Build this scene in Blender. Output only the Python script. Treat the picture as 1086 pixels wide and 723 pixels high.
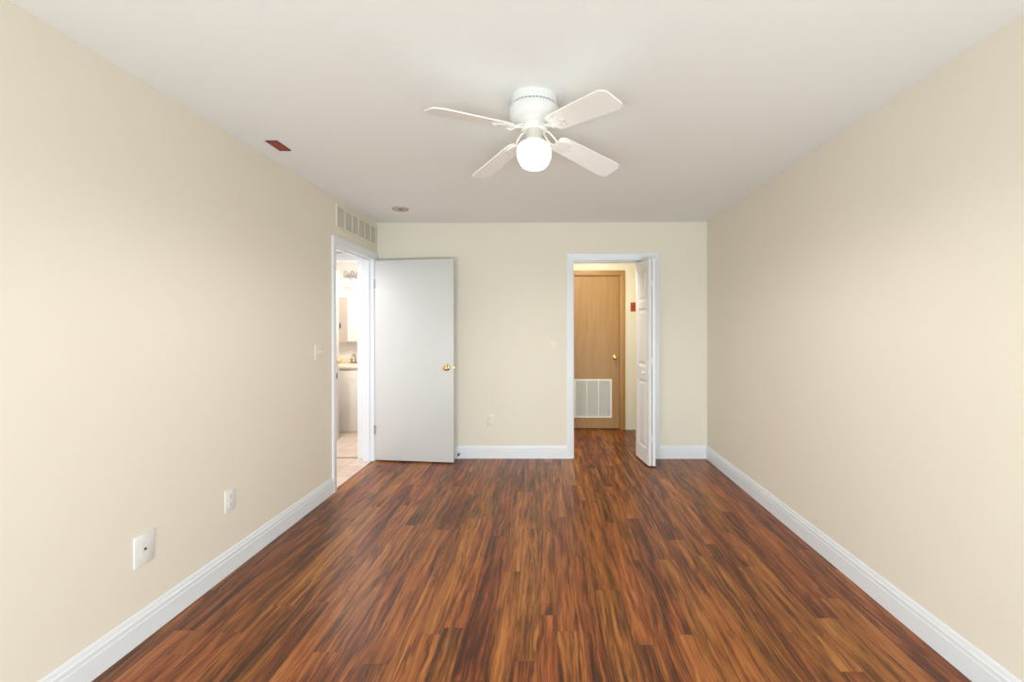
import bpy, bmesh, math, random
from mathutils import Matrix, Vector

# ------------------------------------------------------------------ reset
for o in list(bpy.data.objects):
    bpy.data.objects.remove(o, do_unlink=True)
S = bpy.context.scene
COL = S.collection
PI = math.pi


def lin(r, g, b):
    def f(c):
        c /= 255.0
        return c / 12.92 if c <= 0.04045 else ((c + 0.055) / 1.055) ** 2.4
    return (f(r), f(g), f(b), 1.0)


# ------------------------------------------------------------------ camera
F, CX, CY = 483.0, 577.70, 347.41
YAW, PITCH, ROLL, CAM_H = -0.0082, -0.0022, -0.0014, 1.363


def ray(u, v):
    c, s = math.cos(ROLL), math.sin(ROLL)
    u, v = c * u + s * v, -s * u + c * v
    x, y, z = u / F, 1.0, -v / F
    c, s = math.cos(PITCH), math.sin(PITCH)
    y, z = c * y - s * z, s * y + c * z
    c, s = math.cos(YAW), math.sin(YAW)
    x, y = c * x + s * y, -s * x + c * y
    return Vector((x, y, z))


fwd = ray(0, 0).normalized()
rgt = (ray(100, 0) - ray(0, 0)).normalized()
up = (ray(0, -100) - ray(0, 0)).normalized()
cd = bpy.data.cameras.new('camera')
cam = bpy.data.objects.new('camera', cd)
COL.objects.link(cam)
M = Matrix((rgt, up, -fwd)).transposed().to_4x4()
M.translation = Vector((0, 0, CAM_H))
cam.matrix_world = M
cd.sensor_fit = 'HORIZONTAL'
cd.sensor_width = 36.0
cd.lens = F / 1086.0 * 36.0
cd.shift_x = -(CX - 543.0) / 1086.0
cd.shift_y = (CY - 361.5) / 1086.0
cd.clip_start = 0.02
S.camera = cam

# ------------------------------------------------------------------ view + light
S.view_settings.view_transform = 'Standard'
S.view_settings.look = 'None'
S.view_settings.exposure = 0.10
S.view_settings.gamma = 1.0
S.view_settings.use_curve_mapping = False

W = bpy.data.worlds.new('world')
S.world = W
W.use_nodes = True
bg = W.node_tree.nodes['Background']
bg.inputs[0].default_value = (0.80, 0.90, 1.0, 1)
bg.inputs[1].default_value = 1.0


def area(name, loc, size, power, color, rot):
    d = bpy.data.lights.new(name, 'AREA')
    d.shape = 'RECTANGLE'
    d.size, d.size_y = size
    d.energy = power
    d.color = color
    o = bpy.data.objects.new(name, d)
    COL.objects.link(o)
    o.location = loc
    o.rotation_euler = rot
    return o


# room dimensions (metres); Y runs away from the camera
XL, XR, YB, YR, H = -1.776, 1.637, 4.715, -2.0, 2.44
T = 0.115
YC = 6.03      # far wall of the closet passage
YBATH = 6.37   # far wall of the bathroom

# daylight for the unseen window behind the camera; added hall fill; bathroom and passage bulbs
area('window_daylight', (-0.05, YR + 0.05, 0.36), (3.0, 0.6), 134, (0.81, 0.955, 1.0), (PI / 2, 0, 0))  # low strip, its height shaped to even the light along the room
area('hall_fill', (-2.60, 3.90, 2.10), (0.25, 0.25), 19, (0.95, 0.96, 1.0), (0, 0, 0))  # added fill without a lamp, brightens the far end of the bedroom
area('bath_bulb', (-2.45, 5.25, 2.40), (0.5, 0.5), 26, (1.0, 0.96, 0.91), (0, 0, 0))
area('closet_bulb', (0.45, 5.08, 2.41), (0.3, 0.3), 16.5, (1.0, 0.91, 0.69), (0, 0, 0))

# ------------------------------------------------------------------ helpers


def add_box(bm, x0, x1, y0, y1, z0, z1, bev=0.0, seg=2, mtx=None):
    r = bmesh.ops.create_cube(bm, size=1.0)
    vs = r['verts']
    sx, sy, sz = x1 - x0, y1 - y0, z1 - z0
    for v in vs:
        v.co = Vector((x0 + (v.co.x + .5) * sx, y0 + (v.co.y + .5) * sy, z0 + (v.co.z + .5) * sz))
    if bev > 0:
        es = list({e for v in vs for e in v.link_edges})
        q = bmesh.ops.bevel(bm, geom=es, offset=bev, segments=seg, profile=0.5, affect='EDGES')
        vs = list({v for f in q['faces'] for v in f.verts} | {v for v in vs if v.is_valid})
    if mtx is not None:
        for v in vs:
            v.co = mtx @ v.co
    return vs


def add_lathe(bm, prof, seg=48, mtx=None, cap=True):
    """prof: list of (radius, height); revolved about local Z."""
    rings = []
    for r, z in prof:
        if r < 1e-6:
            rings.append([bm.verts.new((0, 0, z))])
        else:
            rings.append([bm.verts.new((r * math.cos(2 * PI * k / seg), r * math.sin(2 * PI * k / seg), z)) for k in range(seg)])
    for a, b in zip(rings, rings[1:]):
        for k in range(seg):
            k2 = (k + 1) % seg
            if len(a) == 1 and len(b) == 1:
                continue
            if len(a) == 1:
                bm.faces.new((a[0], b[k], b[k2]))
            elif len(b) == 1:
                bm.faces.new((a[k], a[k2], b[0]))
            else:
                bm.faces.new((a[k], a[k2], b[k2], b[k]))
    if cap:
        for rr in (rings[0], rings[-1]):
            if len(rr) > 1:
                bm.faces.new(rr)
    vs = [v for rr in rings for v in rr]
    if mtx is not None:
        for v in vs:
            v.co = mtx @ v.co
    return vs


def add_tube(bm, pts, rad, seg=10, closed=False):
    pts = [Vector(p) for p in pts]
    n = len(pts)
    rings = []
    prev = None
    for i, p in enumerate(pts):
        if closed:
            t = (pts[(i + 1) % n] - pts[i - 1]).normalized()
        else:
            t = (pts[min(i + 1, n - 1)] - pts[max(i - 1, 0)]).normalized()
        if prev is None:
            a = Vector((0, 0, 1)) if abs(t.z) < .9 else Vector((1, 0, 0))
            u = t.cross(a).normalized()
        else:
            u = (prev - t * prev.dot(t)).normalized()
        prev = u
        w = t.cross(u)
        r = rad[i] if isinstance(rad, (list, tuple)) else rad
        rings.append([bm.verts.new(p + r * (math.cos(2 * PI * k / seg) * u + math.sin(2 * PI * k / seg) * w)) for k in range(seg)])
    prs = list(zip(rings, rings[1:]))
    if closed:
        prs.append((rings[-1], rings[0]))
    for a, b in prs:
        for k in range(seg):
            k2 = (k + 1) % seg
            bm.faces.new((a[k], a[k2], b[k2], b[k]))
    if not closed:
        bm.faces.new(rings[0])
        bm.faces.new(rings[-1])


def add_prism(bm, poly, axis, a0, a1, mtx=None):
    """extrude a 2-D polygon along 'x','y' or 'z' from a0 to a1."""
    def co(p, a):
        if axis == 'x':
            return (a, p[0], p[1])
        if axis == 'y':
            return (p[0], a, p[1])
        return (p[0], p[1], a)
    A = [bm.verts.new(co(p, a0)) for p in poly]
    B = [bm.verts.new(co(p, a1)) for p in poly]
    n = len(poly)
    bm.faces.new(A)
    bm.faces.new(list(reversed(B)))
    for k in range(n):
        bm.faces.new((A[k], B[k], B[(k + 1) % n], A[(k + 1) % n]))
    if mtx is not None:
        for v in A + B:
            v.co = mtx @ v.co
    return A + B


def obj(name, bm, mat, parent=None, smooth=False, angle=35):
    bmesh.ops.recalc_face_normals(bm, faces=bm.faces)
    me = bpy.data.meshes.new(name)
    bm.to_mesh(me)
    bm.free()
    me.materials.append(mat)
    o = bpy.data.objects.new(name, me)
    COL.objects.link(o)
    if smooth:
        for p in me.polygons:
            p.use_smooth = True
        try:
            me.set_sharp_from_angle(angle=math.radians(angle))
        except Exception:
            pass
    if parent:
        o.parent = parent
    return o


def tag(o, label, cat, group=None):
    o['label'] = label
    o['category'] = cat
    if group:
        o['group'] = group
    return o


def thing(name, label, cat, loc, rot=(0, 0, 0), group=None):
    o = bpy.data.objects.new(name, None)
    o.empty_display_size = 0.05
    COL.objects.link(o)
    o.location = loc
    o.rotation_euler = rot
    return tag(o, label, cat, group)


def struct(o, label=None, cat=None):
    o['kind'] = 'structure'
    if label:
        o['label'] = label
        o['category'] = cat
    return o


def NB():
    return bmesh.new()


# ------------------------------------------------------------------ materials


def mat(name, col, rough=0.5, metal=0.0, spec=0.5, bump=None, var=None, emit=None, estr=0.0, coat=0.0):
    m = bpy.data.materials.new(name)
    m.use_nodes = True
    nt = m.node_tree
    b = nt.nodes['Principled BSDF']
    b.inputs['Base Color'].default_value = col
    b.inputs['Roughness'].default_value = rough
    b.inputs['Metallic'].default_value = metal
    b.inputs['Specular IOR Level'].default_value = spec
    b.inputs['Coat Weight'].default_value = coat
    tc = nt.nodes.new('ShaderNodeNewGeometry')
    if var:
        sc, amt = var
        n = nt.nodes.new('ShaderNodeTexNoise')
        n.inputs['Scale'].default_value = sc
        n.inputs['Detail'].default_value = 4
        nt.links.new(tc.outputs['Position'], n.inputs['Vector'])
        mx = nt.nodes.new('ShaderNodeMix')
        mx.data_type = 'RGBA'
        mx.inputs[6].default_value = tuple(c * (1 - amt) for c in col[:3]) + (1,)
        mx.inputs[7].default_value = tuple(min(1, c * (1 + amt)) for c in col[:3]) + (1,)
        nt.links.new(n.outputs['Fac'], mx.inputs[0])
        nt.links.new(mx.outputs[2], b.inputs['Base Color'])
    if bump:
        sc, st = bump
        n = nt.nodes.new('ShaderNodeTexNoise')
        n.inputs['Scale'].default_value = sc
        n.inputs['Detail'].default_value = 3
        nt.links.new(tc.outputs['Position'], n.inputs['Vector'])
        bp = nt.nodes.new('ShaderNodeBump')
        bp.inputs['Strength'].default_value = st
        bp.inputs['Distance'].default_value = 0.002
        nt.links.new(n.outputs['Fac'], bp.inputs['Height'])
        nt.links.new(bp.outputs['Normal'], b.inputs['Normal'])
    if emit:
        b.inputs['Emission Color'].default_value = emit
        b.inputs['Emission Strength'].default_value = estr
    return m


M_wall = mat('cream_wall_paint', (0.865, 0.805, 0.695, 1), 0.75, spec=0.25, bump=(160, 0.12), var=(1.6, 0.015))
M_ceil = mat('white_ceiling_paint', (0.90, 0.905, 0.90, 1), 0.85, spec=0.2, bump=(120, 0.15))
M_trim = mat('white_trim_paint', (0.86, 0.895, 0.94, 1), 0.35, spec=0.45)
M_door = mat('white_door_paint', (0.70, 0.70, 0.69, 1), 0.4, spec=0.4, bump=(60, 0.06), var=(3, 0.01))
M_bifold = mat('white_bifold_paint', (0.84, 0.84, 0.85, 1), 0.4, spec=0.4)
M_closet = mat('yellow_cream_passage_paint', (0.86, 0.835, 0.72, 1), 0.75, spec=0.25, bump=(160, 0.12))
M_bathwall = mat('bathroom_paint', (0.76, 0.715, 0.685, 1), 0.7, spec=0.3)
M_plate = mat('white_plate_plastic', (0.86, 0.86, 0.84, 1), 0.3)
M_ivory = mat('ivory_plate_plastic', (0.86, 0.79, 0.66, 1), 0.35)
M_dark = mat('dark_gap_shade', (0.02, 0.02, 0.02, 1), 0.6)
M_slot = mat('grey_slot', (0.30, 0.28, 0.25, 1), 0.6)
M_brass = mat('polished_brass', (0.83, 0.62, 0.25, 1), 0.18, metal=1.0)
M_steel = mat('satin_steel', (0.55, 0.54, 0.52, 1), 0.35, metal=1.0)
M_bronze = mat('dark_bronze', (0.06, 0.055, 0.05, 1), 0.45, metal=0.6)
M_chrome = mat('brushed_nickel', (0.38, 0.35, 0.32, 1), 0.3, metal=1.0)
M_fan = mat('white_fan_enamel', (0.80, 0.80, 0.79, 1), 0.3)
M_neck = mat('cream_fan_enamel', (0.60, 0.575, 0.52, 1), 0.35)
M_blade = mat('white_fan_blade', (0.92, 0.91, 0.89, 1), 0.4)
M_globe = mat('lit_opal_glass', (0.95, 0.93, 0.88, 1), 0.25, emit=(1.0, 0.90, 0.72, 1), estr=2.2)
M_shade = mat('lit_frosted_shade', (0.95, 0.92, 0.86, 1), 0.4, emit=(1.0, 0.92, 0.80, 1), estr=1.7)
M_red = mat('red_plate_paint', (0.33, 0.045, 0.02, 1), 0.5, var=(60, 0.35))
M_redrim = mat('dark_red_rim', (0.16, 0.03, 0.015, 1), 0.6)
M_orange = mat('orange_red_plate', (0.45, 0.07, 0.025, 1), 0.45, var=(70, 0.3))
M_tan = mat('tan_plastic', (0.50, 0.43, 0.30, 1), 0.5)
M_tan2 = mat('tan_plastic_dark', (0.17, 0.13, 0.06, 1), 0.6)
M_ventw = mat('vent_enamel', (0.83, 0.78, 0.68, 1), 0.4)
M_ventback = mat('vent_filter_grey', (0.86, 0.82, 0.76, 1), 0.8)
M_grille = mat('grille_white_enamel', (0.85, 0.86, 0.86, 1), 0.4)
M_grilleback = mat('grille_filter', (0.42, 0.43, 0.43, 1), 0.8)
M_counter = mat('cream_countertop', (0.86, 0.75, 0.60, 1), 0.25, coat=0.2)
M_vanity = mat('pale_vanity_paint', (0.78, 0.74, 0.68, 1), 0.4)
M_cabdoor = mat('beige_cabinet_door', (0.55, 0.47, 0.40, 1), 0.4)
M_cabwhite = mat('white_cabinet_door', (0.80, 0.77, 0.745, 1), 0.35)
M_mirror = mat('mirror_glass', (0.9, 0.9, 0.9, 1), 0.02, metal=1.0)
M_rubber = mat('dark_rubber', (0.03, 0.03, 0.03, 1), 0.7)
M_thresh = mat('pale_threshold', (0.66, 0.50, 0.42, 1), 0.4)
M_thdark = mat('brown_threshold', (0.22, 0.15, 0.10, 1), 0.5)


def glass_mat():
    m = bpy.data.materials.new('window_glass')
    m.use_nodes = True
    nt = m.node_tree
    nt.nodes.remove(nt.nodes['Principled BSDF'])
    out = nt.nodes['Material Output']
    tr = nt.nodes.new('ShaderNodeBsdfTransparent')
    gl = nt.nodes.new('ShaderNodeBsdfGlossy')
    gl.inputs['Roughness'].default_value = 0.02
    mx = nt.nodes.new('ShaderNodeMixShader')
    mx.inputs[0].default_value = 0.06
    nt.links.new(tr.outputs[0], mx.inputs[1])
    nt.links.new(gl.outputs[0], mx.inputs[2])
    nt.links.new(mx.outputs[0], out.inputs[0])
    return m


M_glass = glass_mat()


class NT:
    """tiny node-building helper"""

    def __init__(self, m):
        self.nt = m.node_tree

    def n(self, t, **kw):
        x = self.nt.nodes.new(t)
        for k, v in kw.items():
            setattr(x, k, v)
        return x

    def l(self, a, b):
        self.nt.links.new(a, b)

    def math(self, op, a, b=None, c=None):
        x = self.n('ShaderNodeMath', operation=op)
        for i, v in enumerate((a, b, c)):
            if v is None:
                continue
            if isinstance(v, (int, float)):
                x.inputs[i].default_value = v
            else:
                self.l(v, x.inputs[i])
        return x.outputs[0]

    def comb(self, x, y, z):
        c = self.n('ShaderNodeCombineXYZ')
        for i, v in enumerate((x, y, z)):
            if isinstance(v, (int, float)):
                c.inputs[i].default_value = v
            else:
                self.l(v, c.inputs[i])
        return c.outputs[0]

    def ramp(self, fac, stops):
        r = self.n('ShaderNodeValToRGB')
        cr = r.color_ramp
        while len(cr.elements) < len(stops):
            cr.elements.new(0.5)
        for e, (p, c) in zip(cr.elements, stops):
            e.position = p
            e.color = c
        self.l(fac, r.inputs[0])
        return r.outputs[0]

    def noise(self, vec, scale, detail=4, rough=0.5, dist=0.0):
        x = self.n('ShaderNodeTexNoise')
        x.inputs['Scale'].default_value = scale
        x.inputs['Detail'].default_value = detail
        x.inputs['Roughness'].default_value = rough
        x.inputs['Distortion'].default_value = dist
        self.l(vec, x.inputs['Vector'])
        return x.outputs['Fac']

    def mixc(self, fac, a, b, blend='MIX'):
        x = self.n('ShaderNodeMix', data_type='RGBA', blend_type=blend)
        for i, v in ((0, fac), (6, a), (7, b)):
            if isinstance(v, (int, float, tuple)):
                x.inputs[i].default_value = v
            else:
                self.l(v, x.inputs[i])
        return x.outputs[2]


def wood_floor():
    m = bpy.data.materials.new('acacia_plank_floor')
    m.use_nodes = True
    k = NT(m)
    b = m.node_tree.nodes['Principled BSDF']
    geo = k.n('ShaderNodeNewGeometry')
    sp = k.n('ShaderNodeSeparateXYZ')
    k.l(geo.outputs['Position'], sp.inputs[0])
    x, y = sp.outputs[0], sp.outputs[1]
    PW, PL = 0.1015, 1.22
    # strips of slightly uneven width: wobble the strip coordinate with a slow function of x
    xs = k.math('ADD', x, k.math('MULTIPLY', k.math('SINE', k.math('MULTIPLY', x, 11.3)), 0.020))
    u = k.math('DIVIDE', k.math('ADD', xs, 5.03), PW)
    row = k.math('FLOOR', u)
    fu = k.math('FRACT', u)
    wn = k.n('ShaderNodeTexWhiteNoise', noise_dimensions='1D')
    k.l(row, wn.inputs['W'])
    v = k.math('ADD', k.math('DIVIDE', k.math('ADD', y, 9.0), PL), k.math('MULTIPLY', wn.outputs['Value'], 7.31))
    cell = k.math('FLOOR', v)
    fv = k.math('FRACT', v)
    wid = k.n('ShaderNodeTexWhiteNoise', noise_dimensions='2D')
    k.l(k.comb(row, cell, 0.0), wid.inputs['Vector'])
    rid = wid.outputs['Value']
    spc = k.n('ShaderNodeSeparateColor')
    k.l(wid.outputs['Color'], spc.inputs[0])
    r1, r2, r3 = spc.outputs[0], spc.outputs[1], spc.outputs[2]
    off = k.math('MULTIPLY', rid, 57.0)

    def mul(a_, f_):
        return k.math('MULTIPLY', a_, f_)

    def cen(a_, f_):
        return k.math('MULTIPLY', k.math('SUBTRACT', a_, 0.5), f_)
    # sideways wander of the grain: slow drift plus tighter swirls round the figure
    w1 = k.noise(k.comb(mul(x, 4.0), mul(y, 1.1), off), 1.0, 2, 0.5)
    w2 = k.noise(k.comb(mul(x, 13.0), mul(y, 6.0), off), 1.0, 2, 0.5)
    xw = k.math('ADD', x, k.math('ADD', cen(w1, 0.07), cen(w2, 0.022)))
    blotch = k.noise(k.comb(mul(xw, 19.0), mul(y, 1.7), off), 1.0, 4, 0.62, 1.1)
    streak = k.noise(k.comb(mul(xw, 70.0), mul(y, 1.6), off), 1.0, 4, 0.62, 0.5)
    fine = k.noise(k.comb(mul(xw, 190.0), mul(y, 4.5), off), 1.0, 3, 0.6, 0.2)
    g = k.math('ADD', k.math('ADD', mul(blotch, 0.43), mul(streak, 0.39)), mul(fine, 0.18))
    g = k.math('ADD', g, cen(r2, 0.085))
    col = k.ramp(g, [(0.365, (0.048, 0.018, 0.010, 1)),
                     (0.430, (0.105, 0.034, 0.013, 1)),
                     (0.485, (0.215, 0.066, 0.019, 1)),
                     (0.545, (0.340, 0.113, 0.029, 1)),
                     (0.640, (0.500, 0.195, 0.058, 1))])
    # dark wandering veins
    st = k.noise(k.comb(mul(xw, 44.0), mul(y, 2.6), k.math('ADD', off, 9.0)), 1.0, 3, 0.55, 1.1)
    stf = k.ramp(st, [(0.585, (0, 0, 0, 1)), (0.665, (1, 1, 1, 1))])
    col = k.mixc(mul(stf, 0.60), col, (0.040, 0.016, 0.009, 1))
    hs = k.n('ShaderNodeHueSaturation')
    k.l(k.math('ADD', 0.492, mul(r3, 0.016)), hs.inputs['Hue'])
    hs.inputs['Saturation'].default_value = 1.0
    k.l(col, hs.inputs['Color'])
    col = hs.outputs[0]
    eu = mul(k.math('MINIMUM', fu, k.math('SUBTRACT', 1.0, fu)), PW)
    ev = mul(k.math('MINIMUM', fv, k.math('SUBTRACT', 1.0, fv)), PL)
    e = k.math('MINIMUM', eu, ev)
    joint = k.math('LESS_THAN', e, 0.0009)
    col = k.mixc(mul(joint, 0.6), col, (0.028, 0.012, 0.008, 1))
    k.l(col, b.inputs['Base Color'])
    k.l(k.math('ADD', 0.27, mul(streak, 0.12)), b.inputs['Roughness'])
    b.inputs['Specular IOR Level'].default_value = 0.32
    bp = k.n('ShaderNodeBump')
    bp.inputs['Strength'].default_value = 0.10
    bp.inputs['Distance'].default_value = 0.002
    k.l(k.math('SUBTRACT', fine, mul(joint, 1.5)), bp.inputs['Height'])
    k.l(bp.outputs['Normal'], b.inputs['Normal'])
    return m


def oak_mat(name, vertical=True, tint=1.0):
    m = bpy.data.materials.new(name)
    m.use_nodes = True
    k = NT(m)
    b = m.node_tree.nodes['Principled BSDF']
    geo = k.n('ShaderNodeNewGeometry')
    sp = k.n('ShaderNodeSeparateXYZ')
    k.l(geo.outputs['Position'], sp.inputs[0])
    a, c = (sp.outputs[0], sp.outputs[2]) if vertical else (sp.outputs[2], sp.outputs[0])
    w = k.noise(k.comb(k.math('MULTIPLY', a, 2.2), k.math('MULTIPLY', c, 0.8), 3.0), 1.0, 2)
    aw = k.math('ADD', a, k.math('MULTIPLY', w, 0.25))
    g = k.noise(k.comb(k.math('MULTIPLY', aw, 30.0), k.math('MULTIPLY', c, 1.4), 0.0), 1.0, 4, 0.55, 0.5)
    f = k.noise(k.comb(k.math('MULTIPLY', a, 260.0), k.math('MULTIPLY', c, 6.0), 1.0), 1.0, 3, 0.6)
    h = k.math('ADD', k.math('MULTIPLY', g, 0.65), k.math('MULTIPLY', f, 0.35))
    t = tint
    col = k.ramp(h, [(0.30, (0.42 * t, 0.238 * t, 0.086 * t, 1)), (0.5, (0.515 * t, 0.287 * t, 0.100 * t, 1)), (0.70, (0.54 * t, 0.335 * t, 0.140 * t, 1))])
    k.l(col, b.inputs['Base Color'])
    b.inputs['Roughness'].default_value = 0.42
    return m


def tile_mat():
    m = bpy.data.materials.new('peach_floor_tile')
    m.use_nodes = True
    k = NT(m)
    b = m.node_tree.nodes['Principled BSDF']
    geo = k.n('ShaderNodeNewGeometry')
    sp = k.n('ShaderNodeSeparateXYZ')
    k.l(geo.outputs['Position'], sp.inputs[0])
    TS = 0.305
    u = k.math('DIVIDE', k.math('ADD', sp.outputs[0], 9.92), TS)
    v = k.math('DIVIDE', k.math('ADD', sp.outputs[1], 3.18), TS)
    fu, fv = k.math('FRACT', u), k.math('FRACT', v)
    e = k.math('MINIMUM', k.math('MINIMUM', fu, k.math('SUBTRACT', 1.0, fu)), k.math('MINIMUM', fv, k.math('SUBTRACT', 1.0, fv)))
    wid = k.n('ShaderNodeTexWhiteNoise', noise_dimensions='2D')
    k.l(k.comb(k.math('FLOOR', u), k.math('FLOOR', v), 0.0), wid.inputs['Vector'])
    n = k.noise(geo.outputs['Position'], 7.0, 5, 0.6)
    h = k.math('ADD', k.math('MULTIPLY', n, 0.7), k.math('MULTIPLY', wid.outputs['Value'], 0.3))
    col = k.ramp(h, [(0.3, (0.55, 0.42, 0.33, 1)), (0.7, (0.66, 0.55, 0.47, 1))])
    j = k.math('LESS_THAN', e, 0.014)
    col = k.mixc(j, col, (0.40, 0.30, 0.23, 1))
    k.l(col, b.inputs['Base Color'])
    b.inputs['Roughness'].default_value = 0.35
    bp = k.n('ShaderNodeBump')
    bp.inputs['Strength'].default_value = 0.3
    bp.inputs['Distance'].default_value = 0.003
    k.l(k.math('SUBTRACT', 1.0, j), bp.inputs['Height'])
    k.l(bp.outputs['Normal'], b.inputs['Normal'])
    return m


M_floor = wood_floor()
M_oak = oak_mat('oak_veneer_door', tint=0.80)
M_oakc = oak_mat('oak_casing', tint=0.92)
M_oakh = oak_mat('oak_head_casing', vertical=False, tint=0.88)
M_tile = tile_mat()

# ------------------------------------------------------------------ shell
bm = NB()
add_box(bm, -1.792, XR + T, YR - T, YC + T + 0.1, -0.12, 0.0)
struct(obj('floor', bm, M_floor), 'reddish brown streaky wood plank floor', 'floor')
bm = NB()
add_box(bm, -3.45, -1.812, 3.2, YBATH + T, -0.12, 0.0)
struct(obj('floor_bathroom', bm, M_tile), 'peach tile floor beyond the left doorway', 'floor')
bm = NB()
add_box(bm, -1.812, -1.792, 3.796, 4.604, -0.12, 0.004, 0.002)
struct(obj('trim_threshold', bm, M_thresh), 'pale threshold strip where wood floor meets tile', 'trim')
bm = NB()
add_box(bm, -3.45, XR + T, YR - T, YBATH + T, H, H + 0.12)
struct(obj('ceiling', bm, M_ceil), 'white bedroom ceiling', 'ceiling')

bm = NB()
add_box(bm, -2.695, -1.985, YB + 0.002, YB + 0.026, 0.0, 0.004, 0.001)
struct(obj('trim_bathroom_threshold', bm, M_thdark), 'thin brown threshold strip under the bathroom doorway', 'trim')

# left wall with its doorway (clear opening y 3.79-4.61)
DY0, DY1, DZ = 3.790, 4.610, 2.045
bm = NB()
add_box(bm, XL - T, XL, YR - T, DY0 - 0.018, 0, H)
add_box(bm, XL - T, XL, DY1 + 0.018, YBATH, 0, H)
add_box(bm, XL - T, XL, DY0 - 0.018, DY1 + 0.018, DZ + 0.018, H)
struct(obj('wall_left', bm, M_wall), 'cream left wall with the bathroom doorway', 'wall')

# back wall with the closet opening
BX0, BX1, BZ = 0.262, 1.072, 2.048
bm = NB()
add_box(bm, XL, BX0 - 0.018, YB, YB + T, 0, H)
add_box(bm, BX1 + 0.018, XR, YB, YB + T, 0, H)
add_box(bm, BX0 - 0.018, BX1 + 0.018, YB, YB + T, BZ + 0.018, H)
struct(obj('wall_back', bm, M_wall), 'cream far wall with the bifold doorway', 'wall')
bm = NB()
add_box(bm, XR, XR + T, YR - T, YC, 0, H)
struct(obj('wall_right', bm, M_wall), 'plain cream right wall', 'wall')

# rear wall (behind the camera) with a wide window
WX0, WX1, WZ0, WZ1 = -1.55, 1.45, 0.04, 2.10
bm = NB()
add_box(bm, XL, WX0, YR - T, YR, 0, H)
add_box(bm, WX1, XR, YR - T, YR, 0, H)
add_box(bm, WX0, WX1, YR - T, YR, 0, WZ0)
add_box(bm, WX0, WX1, YR - T, YR, WZ1, H)
struct(obj('wall_rear', bm, M_wall), 'cream wall behind the camera with a wide window', 'wall')
bm = NB()
fw = 0.05
add_box(bm, WX0, WX1, YR - 0.08, YR - 0.03, WZ0, WZ0 + fw)
add_box(bm, WX0, WX1, YR - 0.08, YR - 0.03, WZ1 - fw, WZ1)
for xx in (WX0, WX1 - fw, (WX0 + WX1) / 2 - fw / 2):
    add_box(bm, xx, xx + fw, YR - 0.08, YR - 0.03, WZ0 + fw, WZ1 - fw)
wf = struct(obj('window_1', bm, M_trim), 'wide white framed window behind the camera', 'window')
bm = NB()
add_box(bm, WX0 + fw, WX1 - fw, YR - 0.058, YR - 0.054, WZ0 + fw, WZ1 - fw)
obj('window_pane', bm, M_glass, wf)

# closet passage beyond the back wall
bm = NB()
OX0, OX1, OZ = 0.180, 0.942, 2.034
add_box(bm, -0.62, OX0 - 0.022, YC, YC + T, 0, H)
add_box(bm, OX1 + 0.022, XR, YC, YC + T, 0, H)
add_box(bm, OX0 - 0.022, OX1 + 0.022, YC, YC + T, OZ + 0.022, H)
struct(obj('wall_closet_back', bm, M_closet), 'warm cream wall at the end of the passage', 'wall')
bm = NB()
add_box(bm, -0.62 - T, -0.62, YB + T, YC, 0, H)
struct(obj('wall_closet_left', bm, M_closet), 'warm cream side wall of the passage', 'wall')

# hall and bathroom beyond the left doorway
HZ = 2.138
QX0, QX1, QZ = -2.695, -1.985, 2.055
bm = NB()
add_box(bm, -3.45, XL - T, 3.2 - T, 3.2, 0, H)
struct(obj('wall_hall_near', bm, M_bathwall), 'pale hall wall before the bathroom', 'wall')
bm = NB()
add_box(bm, -3.45 - T, -3.45, 3.2 - T, YBATH + T, 0, H)
struct(obj('wall_bathroom_left', bm, M_bathwall), 'pale left wall of hall and bathroom', 'wall')
bm = NB()
add_box(bm, -3.45, QX0 - 0.018, YB, YB + T, 0, H)
add_box(bm, QX1 + 0.018, XL - T, YB, YB + T, 0, H)
add_box(bm, QX0 - 0.018, QX1 + 0.018, YB, YB + T, QZ + 0.018, H)
struct(obj('wall_bathroom_front', bm, M_bathwall), 'pale wall around the bathroom doorway', 'wall')
bm = NB()
add_box(bm, -3.45, XL, YBATH, YBATH + T, 0, H)
struct(obj('wall_bathroom_back', bm, M_bathwall), 'pale bathroom wall behind the vanity', 'wall')
bm = NB()
add_box(bm, -3.45, XL - T, 3.2, YB, HZ, HZ + 0.05)
struct(obj('ceiling_hall', bm, M_ceil), 'lowered white ceiling over the small hall', 'ceiling')

# ------------------------------------------------------------------ baseboards
PROF = [(0, 0), (0.0145, 0), (0.0145, 0.084), (0.0125, 0.088), (0.0125, 0.106), (0.009, 0.111), (0.007, 0.122), (0.004, 0.131), (0, 0.133)]
SHOE = 0.0


def baseboard(name, pts, side, label):
    """profile swept along one straight run; side gives the room-facing normal"""
    (x0, y0), (x1, y1) = pts
    bm = NB()
    n = Vector(side)
    A, B = Vector((x0, y0, 0)), Vector((x1, y1, 0))
    ra = [bm.verts.new(A + Vector((n.x * d, n.y * d, z))) for d, z in PROF]
    rb = [bm.verts.new(B + Vector((n.x * d, n.y * d, z))) for d, z in PROF]
    k = len(PROF)
    for i in range(k):
        bm.faces.new((ra[i], ra[(i + 1) % k], rb[(i + 1) % k], rb[i]))
    bm.faces.new(ra)
    bm.faces.new(rb)
    return struct(obj(name, bm, M_trim), label, 'baseboard')


CASW = 0.068
baseboard('baseboard_left', ((XL, YR), (XL, DY0 - 0.005 - CASW)), (1, 0, 0), 'white moulded baseboard along the left wall')
baseboard('baseboard_right', ((XR, YR), (XR, YB)), (-1, 0, 0), 'white moulded baseboard along the right wall')
baseboard('baseboard_back_left', ((XL + 0.02, YB), (BX0 - 0.005 - CASW, YB)), (0, -1, 0), 'white baseboard on far wall left of bifold doorway')
baseboard('baseboard_back_right', ((BX1 + 0.005 + CASW, YB), (XR - 0.0145, YB)), (0, -1, 0), 'short white baseboard on far wall right of bifold doorway')

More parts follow.
